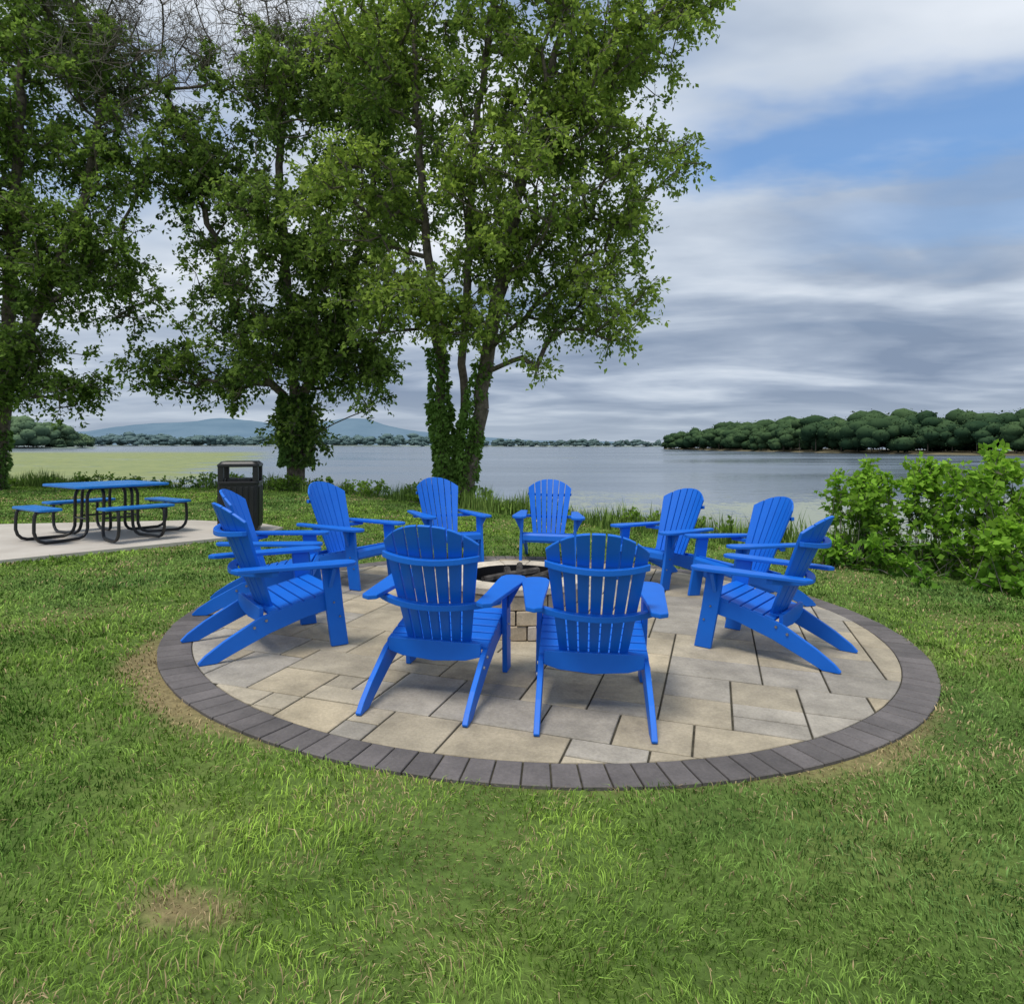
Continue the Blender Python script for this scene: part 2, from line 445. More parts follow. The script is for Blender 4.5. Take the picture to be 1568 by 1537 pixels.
# ------------------------------------------------------------ patio
def clip(poly, cpoly):
    out = poly
    for i in range(len(cpoly)):
        a = cpoly[i]; b = cpoly[(i+1) % len(cpoly)]
        inp = out; out = []
        if not inp: return []
        def side(p): return (b[0]-a[0])*(p[1]-a[1])-(b[1]-a[1])*(p[0]-a[0])
        for j in range(len(inp)):
            p = inp[j]; q_ = inp[(j+1) % len(inp)]
            sp, sq = side(p), side(q_)
            if sp >= 0: out.append(p)
            if (sp >= 0) != (sq >= 0):
                t = sp/(sp-sq); out.append((p[0]+(q_[0]-p[0])*t, p[1]+(q_[1]-p[1])*t))
    return out
V = []; F = []; C = []
def slab(poly, top, depth, col, ins=.004):
    cx = sum(p[0] for p in poly)/len(poly); cy = sum(p[1] for p in poly)/len(poly)
    n = len(poly); b0 = len(V)
    for ring, (sc, z) in enumerate(((0, top-depth), (0, top-.004), (ins, top))):
        for p in poly:
            dx, dy = cx-p[0], cy-p[1]; L = math.hypot(dx, dy)+1e-6
            k = sc*1.4/L
            x, y = p[0]+dx*k, p[1]+dy*k
            V.append((x, y, z+plane(x))); C.append(col)
    F.append([b0+2*n+i for i in range(n)])
    for r_ in (0, 1):
        for i in range(n):
            j = (i+1) % n; F.append([b0+r_*n+i, b0+r_*n+j, b0+(r_+1)*n+j, b0+(r_+1)*n+i])
def area(p): return .5*abs(sum(p[i][0]*p[(i+1) % len(p)][1]-p[(i+1) % len(p)][0]*p[i][1] for i in range(len(p))))
RI = PR-.225
circ = [(PC[0]+(RI-.006)*math.cos(2*math.pi*k/128), PC[1]+(RI-.006)*math.sin(2*math.pi*k/128)) for k in range(128)]
U = .205; n = 36
occ = np.zeros((n, n), bool); th = -rad(17); ct, st = math.cos(th), math.sin(th)
sizes = [(2, 2), (3, 2), (2, 2), (2, 2), (2, 1), (3, 2), (2, 1), (1, 1), (2, 3), (3, 3)]
for j in range(n):
    for i in range(n):
        if occ[i, j]: continue
        opts = sizes[:]; random.shuffle(opts); opts += [(2, 1), (1, 1)]
        for (w, h) in opts:
            if i+w <= n and j+h <= n and not occ[i:i+w, j:j+h].any():
                occ[i:i+w, j:j+h] = True
                x0, y0 = (i-n/2)*U, (j-n/2)*U; x1, y1 = x0+w*U, y0+h*U; g = .0062
                P = [(x0+g, y0+g), (x1-g, y0+g), (x1-g, y1-g), (x0+g, y1-g)]
                P = [(PC[0]+ct*x-st*y, PC[1]+st*x+ct*y) for x, y in P]
                Q = clip(P, circ)
                if len(Q) > 2 and area(Q) > .002:
                    t = random.random(); v = random.uniform(.83, 1.13)
                    a, b = (.44, .385, .285), (.50, .42, .285)
                    if random.random() < .30: a = b = (.39, .355, .295)
                    col = tuple((a[k]*(1-t)+b[k]*t)*v for k in range(3))
                    slab(Q, random.uniform(-.0015, .0015), .05, col)
                break
nb = 138
for k in range(nb):
    a0 = 2*math.pi*k/nb+.0014; a1 = 2*math.pi*(k+1)/nb-.0014; am = (a0+a1)/2
    ro = PR-random.uniform(0, .006)
    P = [(PC[0]+r*math.cos(a), PC[1]+r*math.sin(a)) for r, a in ((RI, a0), (ro, a0), (ro, am), (ro, a1), (RI, a1), (RI, am))]
    v = random.uniform(.82, 1.18)
    slab(P, .001+random.uniform(-.0015, .0015), .06, (.145*v, .130*v, .125*v))
me = bpy.data.meshes.new('paver_patio'); me.from_pydata(V, [], F)
ca = me.color_attributes.new(name='Col', type='FLOAT_COLOR', domain='POINT')
ca.data.foreach_set('color', np.concatenate([np.array(C), np.ones((len(C), 1))], 1).astype(np.float32).ravel())
me.materials.append(M_paver)
patio = link(bpy.data.objects.new('paver_patio', me))
V2 = [(PC[0], PC[1], plane(PC[0])-.010)]+[(PC[0]+(PR-.01)*math.cos(2*math.pi*k/96), PC[1]+(PR-.01)*math.sin(2*math.pi*k/96), plane(PC[0]+(PR-.01)*math.cos(2*math.pi*k/96))-.010) for k in range(96)]
me = bpy.data.meshes.new('joint_sand'); me.from_pydata(V2, [], [(0, k+1, (k+1) % 96+1) for k in range(96)]); me.materials.append(M_sand)
o = link(bpy.data.objects.new('joint_sand', me)); o.parent = patio

# ------------------------------------------------------------ fire pit
FP = (.03, 5.85)
V = []; F = []; C = []
def block(r0, r1, a0, a1, z0, z1, col, seg=3, e=.008):
    b0 = len(V)
    rings = [(e, z0), (0, z0+e), (0, z1-e), (e, z1)]
    for ins, z in rings:
        pts = []
        for k in range(seg+1):
            a = a0+ins/r1+(a1-a0-2*ins/r1)*k/seg; pts.append((r1-ins, a))
        for k in range(seg, -1, -1):
            a = a0+ins/r1+(a1-a0-2*ins/r1)*k/seg; pts.append((r0+ins, a))
        for r_, a in pts: V.append((FP[0]+r_*math.cos(a), FP[1]+r_*math.sin(a), z+plane(FP[0]))); C.append(col)
    m = 2*(seg+1)
    for k in range(3):
        for i in range(m):
            j = (i+1) % m; F.append([b0+k*m+i, b0+k*m+j, b0+(k+1)*m+j, b0+(k+1)*m+i])
    for i in range(seg):
        F.append([b0+3*m+i, b0+3*m+i+1, b0+3*m+m-2-i, b0+3*m+m-1-i])
for c in range(3):
    nb = 22; off = (c % 2)*.5
    for k in range(nb):
        a0 = 2*math.pi*(k+off)/nb
        v = random.uniform(.75, 1.2); base = random.choice([(.58, .48, .34), (.50, .44, .37), (.64, .53, .38)])
        block(.47, .62+random.uniform(-.012, .012), a0+.010, a0+2*math.pi/nb-.010, c*.118+.001, c*.118+.115, tuple(b*v for b in base))
for k in range(14):
    a0 = 2*math.pi*k/14; v = random.uniform(.9, 1.1)
    block(.43, .645, a0+.006, a0+2*math.pi/14-.006, .356, .415, (.68*v, .60*v, .48*v), 4)
me = bpy.data.meshes.new('stone_ring'); me.from_pydata(V, [], F)
ca = me.color_attributes.new(name='Col', type='FLOAT_COLOR', domain='POINT')
ca.data.foreach_set('color', np.concatenate([np.array(C), np.ones((len(C), 1))], 1).astype(np.float32).ravel())
me.materials.append(M_block)
fp = link(bpy.data.objects.new('fire_pit', None))
o = link(bpy.data.objects.new('stone_ring', me)); o.parent = fp
S = Parts()
secs = []
for z, r_ in ((.05, .425), (.418, .425), (.418, .410), (.05, .410)):
    secs.append([(FP[0]+r_*math.cos(2*math.pi*k/40), FP[1]+r_*math.sin(2*math.pi*k/40), z) for k in range(40)])
b = bmesh.new(); R = [[b.verts.new(p) for p in s] for s in secs]
for r1, r2 in zip(R, R[1:]+R[:1]):
    for k in range(40): b.faces.new((r1[k], r1[(k+1) % 40], r2[(k+1) % 40], r2[k]))
S.add(b, 0, 0)
me = S.mesh('steel_liner', [M_black]); o = link(bpy.data.objects.new('steel_liner', me)); o.parent = fp
S = Parts()
b = bmesh.new(); bmesh.ops.create_circle(b, cap_ends=True, segments=32, radius=.409, matrix=Matrix.Translation((FP[0], FP[1], .22))); S.add(b, 0, 0)
for k in range(11):
    a = random.uniform(0, 3.14); L = random.uniform(.18, .34); px, py = FP[0]+random.uniform(-.12, .12), FP[1]+random.uniform(-.15, .15); z = .28+random.uniform(0, .15)
    dx, dy, dz = math.cos(a)*L, math.sin(a)*L, random.uniform(-.05, .06)
    pts = [(px+dx*t+random.uniform(-.01, .01), py+dy*t, z+dz*t+random.uniform(-.008, .008)) for t in (-1, -.4, .2, 1)]
    S.add(tube(pts, random.uniform(.028, .05), 7), 0, 0)
me = S.mesh('charred_logs', [M_char]); o = link(bpy.data.objects.new('charred_logs', me)); o.parent = fp

# ------------------------------------------------------------ picnic table
def rrect(hx, hy, r, n=5):
    out = []
    for cx, cy, a0 in ((hx-r, hy-r, 0), (-hx+r, hy-r, 90), (-hx+r, -hy+r, 180), (hx-r, -hy+r, 270)):
        for k in range(n+1):
            a = rad(a0+90*k/n); out.append((cx+r*math.cos(a), cy+r*math.sin(a)))
    return out
S = Parts()
S.add(board(rrect(.66, .66, .12), 'z', .785, .035), 0, .008)
for k in range(4):
    Rm = Matrix.Rotation(k*math.pi/2, 4, 'Z')
    b = board(rrect(.15, .50, .06), 'z', .485, .035)
    bmesh.ops.transform(b, matrix=Rm @ Matrix.Translation((.93, 0, 0)), verts=b.verts); S.add(b, 0, .008)
    for s in (-1, 1):
        b = tube([(.10, s*.20, .75), (.36, s*.20, .75), (.36, s*.20, .40), (.36, s*.22, .035), (.7, s*.30, .025), (1.08, s*.32, .025), (1.08, s*.32, .44), (1.02, s*.32, .462), (.80, s*.32, .462)], .023)
        bmesh.ops.transform(b, matrix=Rm, verts=b.verts); S.add(b, 1, 0)
        b = tube([(.40, s*.5, .76), (-.40, s*.5, .76)], .016); bmesh.ops.transform(b, matrix=Rm, verts=b.verts)
        if k < 2: S.add(b, 1, 0)
    b = tube([(.36, -.21, .30), (.36, .21, .30)], .014); bmesh.ops.transform(b, matrix=Rm, verts=b.verts); S.add(b, 1, 0)
    b = tube([(.93, -.42, .458), (.93, .42, .458)], .014); bmesh.ops.transform(b, matrix=Rm, verts=b.verts); S.add(b, 1, 0)
me = S.mesh('picnic_table', [M_blue2, M_black])
o = link(bpy.data.objects.new('picnic_table', me)); o.location = (-6.22, 10.25, PADZ(-6.22)); o.rotation_euler = (0, 0, rad(55))

# ------------------------------------------------------------ trash can
S = Parts()
def prism(hx, hy, r, z0, z1, s=1.0):
    a = rrect(hx, hy, r); return sweep([[(x, y, z0) for x, y in a], [(x*s, y*s, z1) for x, y in a]])
S.add(prism(.28, .28, .05, 0, .06), 0, .004)
S.add(prism(.305, .305, .06, .05, .78), 0, .008)
for k in range(4):
    Rm = Matrix.Rotation(k*math.pi/2, 4, 'Z')
    for j in range(6):
        b = box(-.215+.086*j, .311, .41, .05, .018, .64); bmesh.ops.transform(b, matrix=Rm, verts=b.verts); S.add(b, 0, .006)
    b = box(.262, .262, .945, .085, .085, .26); bmesh.ops.transform(b, matrix=Rm, verts=b.verts); S.add(b, 0, .01)
S.add(prism(.32, .32, .07, .77, .82), 0, .012)
S.add(prism(.32, .32, .07, 1.05, 1.10), 0, .012)
S.add(prism(.31, .31, .07, 1.095, 1.14, .86), 0, .012)
S.add(prism(.22, .22, .06, .80, .86), 0, .01)
me = S.mesh('trash_can', [M_black, M_steel])
o = link(bpy.data.objects.new('trash_can', me)); o.location = (-4.47, 11.0, PADZ(-4.5)+.002); o.rotation_euler = (0, 0, rad(14))

# ------------------------------------------------------------ trees
def leaf_mesh_arrays(pos, direc, size, r, wr=.62, up=.9):
    n = len(pos)
    d = direc/np.linalg.norm(direc, axis=1, keepdims=True)
    nrm = r.randn(n, 3)*.7; nrm[:, 2] += up
    side = np.cross(d, nrm); side /= np.linalg.norm(side, axis=1, keepdims=True)+1e-9
    nn = np.cross(side, d)
    L = size[:, None]
    P = np.zeros((n, 4, 3))
    P[:, 0] = pos
    P[:, 1] = pos+d*L*.45+side*L*wr*.5+nn*L*.10
    P[:, 2] = pos+d*L-nn*L*.08
    P[:, 3] = pos+d*L*.45-side*L*wr*.5+nn*L*.10
    return P
def sprays(centers, outward, nper, twigL, size, r, ntw=6, droop=.25, sizevar=.35):
    n = len(centers)
    tw = r.randn(n, ntw, 3)*.75+outward[:, None, :]*.55; tw[..., 2] += .15
    tw /= np.linalg.norm(tw, axis=-1, keepdims=True)
    tw *= (twigL*(.6+.6*r.rand(n, ntw)))[..., None]
    ci = np.repeat(np.arange(n), nper); ti = r.randint(0, ntw, n*nper)
    t = .12+.9*r.rand(n*nper)**.8
    D = tw[ci, ti]
    pos = centers[ci]+D*t[:, None]; pos[:, 2] -= droop*twigL*t**2
    pos += r.randn(len(pos), 3)*.045*twigL/.5
    dd = D/np.linalg.norm(D, axis=1, keepdims=True)*.6+r.randn(len(pos), 3)*.7; dd[:, 2] -= .35
    sz = size*(1-sizevar+2*sizevar*r.rand(len(pos)))
    return pos, dd, sz, ci, t, tw

def frusta(A, B, ra, rb, n=6):
    m = len(A); d = B-A; L = np.linalg.norm(d, axis=1, keepdims=True)+1e-9; d = d/L
    ref = np.tile(np.array([[1.0, 0, 0]]), (m, 1)); ref[np.abs(d[:, 0]) > .9] = (0, 1, 0)
    u = np.cross(d, ref); u /= np.linalg.norm(u, axis=1, keepdims=True); v = np.cross(d, u)
    an = np.arange(n)*2*np.pi/n
    ring = u[:, None, :]*np.cos(an)[None, :, None]+v[:, None, :]*np.sin(an)[None, :, None]
    P = np.concatenate([A[:, None]+ring*ra[:, None, None], (B+d*np.minimum(ra, L[:, 0]*.2)[:, None]*.3)[:, None]+ring*rb[:, None, None]], 1)
    base = (np.arange(m)*2*n)[:, None]; k = np.arange(n)[None]; k2 = (k+1) % n
    q = np.stack([base+k, base+k2, base+n+k2, base+n+k], -1).reshape(-1, 4)
    return P.reshape(-1, 3), q

def build_tree(name, trunks, lobes, seed, leaf=.12, nper=80, per_m2=12, pal=None, twigL=.55, ivy=None, tip=.012, gap=.0):
    r = np.random.RandomState(seed)
    nodes = []; par = []
    root = np.array(trunks[0][0], float)
    for tr in trunks:
        tr = [np.array(p, float) for p in tr]
        if not nodes: nodes.append(root); par.append(-1)
        prev = 0
        for a, b in zip(tr[:-1], tr[1:]):
            L = np.linalg.norm(b-a); k = max(1, int(L/.4))
            for i in range(1, k+1):
                p = a+(b-a)*i/k+r.randn(3)*np.array([.035, .035, 0])
                nodes.append(p); par.append(prev); prev = len(nodes)-1
    ntr = len(nodes)
    cs = []; bare = []; outs = []
    for lb in lobes:
        c = np.array(lb[0], float); rd = np.array(lb[1], float); isb = len(lb) > 2 and lb[2] == 'bare'
        m = max(4, int(per_m2*math.pi*rd[0]*rd[2]*(.6 if isb else 1)))
        v = r.randn(m, 3); v /= np.linalg.norm(v, axis=1, keepdims=True)
        lum = .80+.40*vnoise(v[:, 0]*2+c[0], v[:, 2]*2+v[:, 1]*1.3+c[2], .7, 90)
        rr = (r.rand(m)**(1/2.4))*lum
        cs.append(c+v*rd*rr[:, None]); outs.append(v*rr[:, None]); bare += [isb]*m
    cs = np.concatenate(cs); outs = np.concatenate(outs); bare = np.array(bare)
    g = .5*vnoise(cs[:, 0]+cs[:, 1]*.4, cs[:, 2], 1.25, 95)+.5*vnoise(cs[:, 0]-cs[:, 1]*.5, cs[:, 2]+9, .7, 96)
    kp = (g > gap) | bare
    cs = cs[kp]; outs = outs[kp]; bare = bare[kp]
    T = np.array(nodes)
    dist = np.min(np.linalg.norm(cs[:, None, :]-T[None], axis=2), axis=1)
    NODE = np.zeros((len(cs)*16+ntr+10, 3)); NODE[:ntr] = T; cnt = ntr
    endidx = {}
    for i in np.argsort(dist):
        c = cs[i]; d = NODE[:cnt]-c
        dd = np.linalg.norm(d, axis=1)
        cost = dd+np.clip(d[:, 2]+.15*dd, 0, 9)*1.6
        cost[:int(ntr*.1)] += 3
        j = int(np.argmin(cost)); p0 = NODE[j].copy(); L = dd[j]
        k = min(15, max(1, int(L/.45))); prev = j
        bend = r.randn(3)*.09*L
        for q_ in range(1, k+1):
            t = q_/k
            p = p0+(c-p0)*t+bend*math.sin(math.pi*t)+(r.randn(3)*.03 if q_ < k else 0)
            NODE[cnt] = p; par.append(prev); prev = cnt; cnt += 1
        endidx[i] = prev
    NODE = NODE[:cnt]; par = np.array(par)
    e = 2.35; acc = np.zeros(cnt)
    for v_ in endidx.values(): acc[v_] += tip**e
    for v_ in range(cnt-1, 0, -1):
        if acc[v_] == 0: acc[v_] = tip**e
        acc[par[v_]] += acc[v_]
    rad_ = acc**(1/e)
    zb = root[2]
    ch = np.arange(1, cnt); pr = par[1:]
    ra = rad_[pr].copy(); rb = rad_[ch].copy()
    ra = np.where(ra > rb*1.35, rb*1.2, ra)
    fl = lambda z: 1+.55*np.exp(-np.clip(z-zb, 0, 9)/.35)
    ra *= fl(NODE[pr, 2]); rb *= fl(NODE[ch, 2])
    Vv, Q = frusta(NODE[pr], NODE[ch], ra, rb, 7)
    emp = link(bpy.data.objects.new(name, None))
    o = np_mesh('trunk_and_limbs', Vv, Q, mat=M_bark, smooth=True); o.parent = emp
    lc = cs[~bare]; lo_ = outs[~bare]
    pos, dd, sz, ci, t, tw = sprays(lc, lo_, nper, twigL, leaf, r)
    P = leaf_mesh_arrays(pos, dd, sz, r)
    tone = np.clip(.5*fbm(lc[:, 0], lc[:, 2], 1.6, 33)+.3*r.rand(len(lc))+.22*lo_[:, 2]+.12*(lc[:, 1].mean()-lc[:, 1])/2, 0, 1)  # leaf colour carries painted light: brighter high in each lobe and towards the camera
    tt = np.clip(tone[ci]*.9+.25*(t-.5)+.12*r.randn(len(pos)), 0, 1)[:, None]  # twig tips lighter, inner leaves darker, as painted shading
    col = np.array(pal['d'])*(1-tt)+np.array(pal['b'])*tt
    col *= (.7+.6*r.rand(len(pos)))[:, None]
    C = np.repeat(col[:, None], 4, 1).reshape(-1, 3); VV = P.reshape(-1, 3)
    if ivy:
        for (a, b, rr_, m) in ivy:
            a = np.array(a, float); b = np.array(b, float); tq = r.rand(m)
            c = a+(b-a)*tq[:, None]; an = r.rand(m)*6.283; q_ = rr_*(.7+.6*vnoise(c[:, 2]*3, an, .5, 4))
            c[:, 0] += np.cos(an)*q_; c[:, 1] += np.sin(an)*q_
            dr = np.stack([np.cos(an), np.sin(an), -.9+0*an], -1)+r.randn(m, 3)*.5
            P2 = leaf_mesh_arrays(c, dr, leaf*(.7+.6*r.rand(m)), r, .8, .5)
            c2 = np.array(pal['d'])*(.9+1.2*r.rand(m))[:, None]
            VV = np.concatenate([VV, P2.reshape(-1, 3)]); C = np.concatenate([C, np.repeat(c2[:, None], 4, 1).reshape(-1, 3)])
    nq = len(VV)//4
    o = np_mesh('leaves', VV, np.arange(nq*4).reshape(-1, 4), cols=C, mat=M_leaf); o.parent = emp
    sel = tw.shape[1]
    A = np.repeat(lc[:, None], sel, 1).reshape(-1, 3); B = (lc[:, None]+tw*.8).reshape(-1, 3)
    if bare.any():
        bc = cs[bare]; n2 = 9
        t2 = r.randn(len(bc), n2, 3)*.6; t2[..., 2] += .25; t2 *= .55
        A2 = np.repeat(bc[:, None], n2, 1).reshape(-1, 3); B2 = A2+t2.reshape(-1, 3)
        t3 = r.randn(len(B2), 3)*.28
        A = np.concatenate([A, A2, B2, (A2+B2)/2]); B = np.concatenate([B, B2, B2+t3, (A2+B2)/2+t3[::-1]])
    Vv, Q = frusta(A, B, np.full(len(A), .008), np.full(len(A), .004), 3)
    o = np_mesh('twigs', Vv, Q, mat=M_twig); o.parent = emp

b1 = (-1.5, 17.0, float(gz(-1.5, 17.0))-.1)
build_tree('maple_tree', [
    [b1, (-1.75, 17, 1.2), (-1.85, 17, 3.8), (-2.3, 17, 8), (-2.5, 17, 12), (-2.4, 17, 15)],
    [(-1.35, 17.1, .0), (-1.3, 17.1, 1.6), (-1.25, 17.2, 4), (-1.0, 17.2, 9), (-.3, 17, 14.5)],
    [(-1.2, 16.9, .0), (-1.0, 16.8, 1.5), (-.6, 16.7, 3.8), (.2, 16.7, 8), (1.3, 16.5, 12), (2.0, 16.4, 14.5)]],
    [((2.7, 16.3, 11.2), (2.1, 2.0, 1.7)), ((3.7, 16.2, 8.7), (1.1, 1.1, .6)), ((.7, 16.2, 7.6), (2.8, 2.6, 2.1)),
     ((1.5, 15.9, 5.5), (1.9, 1.8, 1.3)), ((-1.0, 16, 5.9), (2.3, 2.2, 1.7)), ((0, 16.7, 10.6), (3.1, 3, 2.6)), ((.5, 17, 14.2), (4.4, 3.2, 2.2)),
     ((-3.3, 16.8, 11), (2.0, 2, 2.0)), ((2.4, 15.8, 4.3), (.8, .8, .45)), ((.2, 15.9, 3.1), (.6, .6, .7)), ((4.4, 16.2, 11.9), (.9, .9, .6)),
     ((-3.9, 16.3, 7.4), (1.6, 1.5, 1.5)), ((-2.9, 15.9, 5.0), (1.1, 1.0, .9)), ((2.6, 16, 6.9), (.8, .8, .6)), ((1.6, 16, 9.0), (1.2, 1.2, .9)), ((-.9, 15.9, 4.5), (1.3, 1, .6))],
    1, leaf=.128, nper=76, per_m2=10.5, pal=dict(d=(.095, .165, .038), b=(.35, .46, .09)), gap=.39,
    ivy=[((-1.55, 17, 0), (-1.85, 17, 2.6), .24, 2600), ((-1.3, 17, .1), (-1.0, 16.8, 2.2), .25, 1800), ((-1.8, 17, 2.4), (-1.9, 17, 4), .2, 600), ((-1.1, 16.8, 2), (-.7, 16.7, 3.6), .2, 500)])
b2 = (-6.9, 21.3, float(gz(-6.9, 21.3))-.1)
build_tree('ash_tree', [
    [b2, (-6.9, 21.3, 2.5), (-7.1, 21.3, 6), (-7.4, 21.2, 10), (-7.2, 21, 14)],
    [(-6.9, 21.3, 2.4), (-8.3, 21.2, 4.5), (-9.6, 21, 8.5), (-10.2, 21, 11.5)],
    [(-6.9, 21.3, 2.6), (-5.6, 21, 5), (-4.4, 21, 9), (-4.2, 21, 12)]],
    [((-6.9, 20.3, 7.7), (2.6, 2.4, 2.3)), ((-7.4, 20.8, 4.2), (2.2, 2, 1.5)), ((-10.4, 21, 4.0), (2.0, 1.5, 1.2)), ((-4.7, 20.6, 3.7), (1.2, 1.2, 1.2)),
     ((-9.1, 21, 6.8), (1.3, 1.3, 1.7)), ((-7.3, 21, 11.6), (3.0, 2.6, 1.9)), ((-3.9, 21, 9.4), (2.0, 2, 1.9)), ((-4.7, 20.3, 6.0), (1.8, 1.6, 1.7)),
     ((-9.9, 21, 10.4), (2.2, 2, 1.9)), ((-7.4, 21, 14.2), (3.2, 2, 1.9), 'bare'), ((-4.3, 21.3, 13.2), (2.4, 2, 2.0)), ((-6.8, 21, 2.0), (.8, .8, .9)),
     ((-8.0, 21, 13.6), (1.8, 1.4, 1.0)), ((-5.9, 20.5, 5.0), (1.4, 1.2, 1.2))],
    2, leaf=.145, nper=80, per_m2=10.5, pal=dict(d=(.07, .125, .034), b=(.25, .36, .075)), gap=.37,
    ivy=[((-6.9, 21.3, .9), (-6.9, 21.3, 3.2), .42, 3000)])
b3 = (-16.0, 20.5, float(gz(-16, 20.5))-.1)
build_tree('silver_maple_tree', [
    [b3, (-15.7, 20.4, 2), (-15.2, 20.2, 5), (-14.9, 20, 9), (-14.6, 20, 14)],
    [(-15.5, 20.3, 3), (-14.0, 20, 6), (-12.8, 20, 9), (-12.0, 20, 13)]],
    [((-14.2, 20, 11.7), (2.5, 2.2, 2.1)), ((-15.0, 19.6, 7.4), (2.4, 2.2, 2.4)), ((-12.7, 19.8, 7.4), (1.7, 1.6, 2.0)), ((-11.7, 20, 9.8), (1.7, 1.5, 1.5)),
     ((-13.6, 19.7, 4.0), (1.7, 1.3, 1.2)), ((-11.2, 20, 5.6), (1.1, .8, .7)), ((-15.0, 20, 15.0), (3, 2.4, 2)), ((-11.5, 20.2, 12.8), (2.3, 2, 2.0), 'bare'),
     ((-12.3, 20, 15.3), (2.4, 2, 1.6), 'bare'), ((-15.6, 20, 4.0), (1.6, 1.3, 1.3)), ((-16.5, 20, 10), (2, 2, 3)), ((-12.3, 20, 13.2), (1.6, 1.2, 1.1)), ((-14.4, 20, 5.8), (1.5, 1.2, 1.0)), ((-13.0, 19.8, 3.2), (1.0, .8, .7))],
    3, leaf=.135, nper=80, per_m2=11, pal=dict(d=(.08, .14, .038), b=(.29, .42, .085)), gap=.37,
    ivy=[((-16, 20.5, 0), (-15.7, 20.4, 2), .3, 900)])

# ------------------------------------------------------------ shrubs on the right, shore weeds
def shrub(name, lobes, seed, leaf=.085, per=60, dens=26, pal=dict(d=(.06, .14, .025), b=(.25, .44, .055)), twigL=.32, shoots=0, gap=.3):
    r = np.random.RandomState(seed); cs = []; outs = []
    for c, rd in lobes:
        c = np.array(c, float); rd = np.array(rd, float); m = int(dens*3*rd[0]*rd[2])+5
        v = r.randn(m, 3); v /= np.linalg.norm(v, axis=1, keepdims=True); rr = (.65+.55*r.rand(m))*r.rand(m)**.25
        p = c+v*rd*rr[:, None]; kk = vnoise(p[:, 0]+p[:, 1], p[:, 2]*1.3+p[:, 1], .35, 97) > gap
        cs.append(p[kk]); outs.append(v[kk])
        for _ in range(shoots):
            k = r.randint(2, 5); o = c+np.array([r.uniform(-1, 1)*rd[0], r.uniform(-1, 1)*rd[1], rd[2]*.7]); dv = np.array([r.uniform(-.4, .4), r.uniform(-.2, .2), 1])
            cs.append(np.array([o+dv*.10*q_ for q_ in range(k)])); outs.append(np.tile(dv*1.5, (k, 1)))
    cs = np.concatenate(cs); outs = np.concatenate(outs)
    g = gz(cs[:, 0], cs[:, 1]); cs[:, 2] = np.maximum(cs[:, 2], g+.05)
    pos, dd, sz, ci, t, tw = sprays(cs, outs+np.array([0, 0, .5]), per, twigL, leaf, r, ntw=4, droop=.1)
    P = leaf_mesh_arrays(pos, dd, sz, r, .75)
    tone = np.clip(fbm(cs[:, 0], cs[:, 2], .8, 34)*.7+.3*outs[:, 2]+.35*r.rand(len(cs))-.15, 0, 1)  # painted light: upper-side clusters get brighter leaves, lower ones darker
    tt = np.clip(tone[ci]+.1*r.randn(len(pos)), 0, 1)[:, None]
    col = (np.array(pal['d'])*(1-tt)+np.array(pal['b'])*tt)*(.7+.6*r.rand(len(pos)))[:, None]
    emp = link(bpy.data.objects.new(name, None))
    n_ = len(pos)
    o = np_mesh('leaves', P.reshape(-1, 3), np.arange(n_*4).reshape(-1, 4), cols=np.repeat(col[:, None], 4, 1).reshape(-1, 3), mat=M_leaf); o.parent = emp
    A = np.repeat(cs[:, None], 4, 1).reshape(-1, 3); B = A+tw.reshape(-1, 3)
    k = r.rand(len(cs)) < .35; base = cs[k].copy(); base[:, :2] += r.randn(k.sum(), 2)*.15; base[:, 2] = gz(base[:, 0], base[:, 1])-.02
    A = np.concatenate([A, base]); B = np.concatenate([B, cs[k]])
    Vv, Q = frusta(A, B, np.full(len(A), .006), np.full(len(A), .003), 4)
    o = np_mesh('stems', Vv, Q, mat=M_twig); o.parent = emp
shrub('shrub', [((4.85, 9.3, .25), (.42, .5, .45)), ((5.35, 8.9, .25), (.5, .5, .42)), ((5.0, 9.5, .62), (.3, .35, .25)), ((5.5, 9.1, .70), (.22, .3, .22))], 21, leaf=.085, per=44, shoots=4, twigL=.26)
shrub('shrub', [((6.1, 8.7, .40), (.5, .6, .55)), ((6.0, 8.1, .05), (.6, .5, .4)), ((6.5, 9.0, .80), (.4, .5, .35))], 22, leaf=.095, per=42, shoots=5, twigL=.26)
shrub('shrub', [((7.1, 8.2, .45), (.6, .6, .65)), ((7.0, 8.3, .95), (.4, .4, .35)), ((8.0, 7.7, .5), (.9, .7, .8)), ((6.2, 7.6, .0), (.6, .4, .28)), ((7.2, 7.1, .0), (.8, .5, .35))], 23, leaf=.095, per=42, shoots=5, twigL=.28)
shrub('ground_cover_vine', [((4.7, 8.6, .0), (.40, .35, .20)), ((5.3, 8.1, -.05), (.5, .35, .24)), ((5.8, 7.6, -.1), (.5, .3, .22)), ((4.45, 9.1, .0), (.30, .3, .18)), ((6.3, 7.1, -.1), (.5, .3, .2))], 24, leaf=.10, per=34, pal=dict(d=(.08, .19, .03), b=(.28, .50, .06)), twigL=.25)

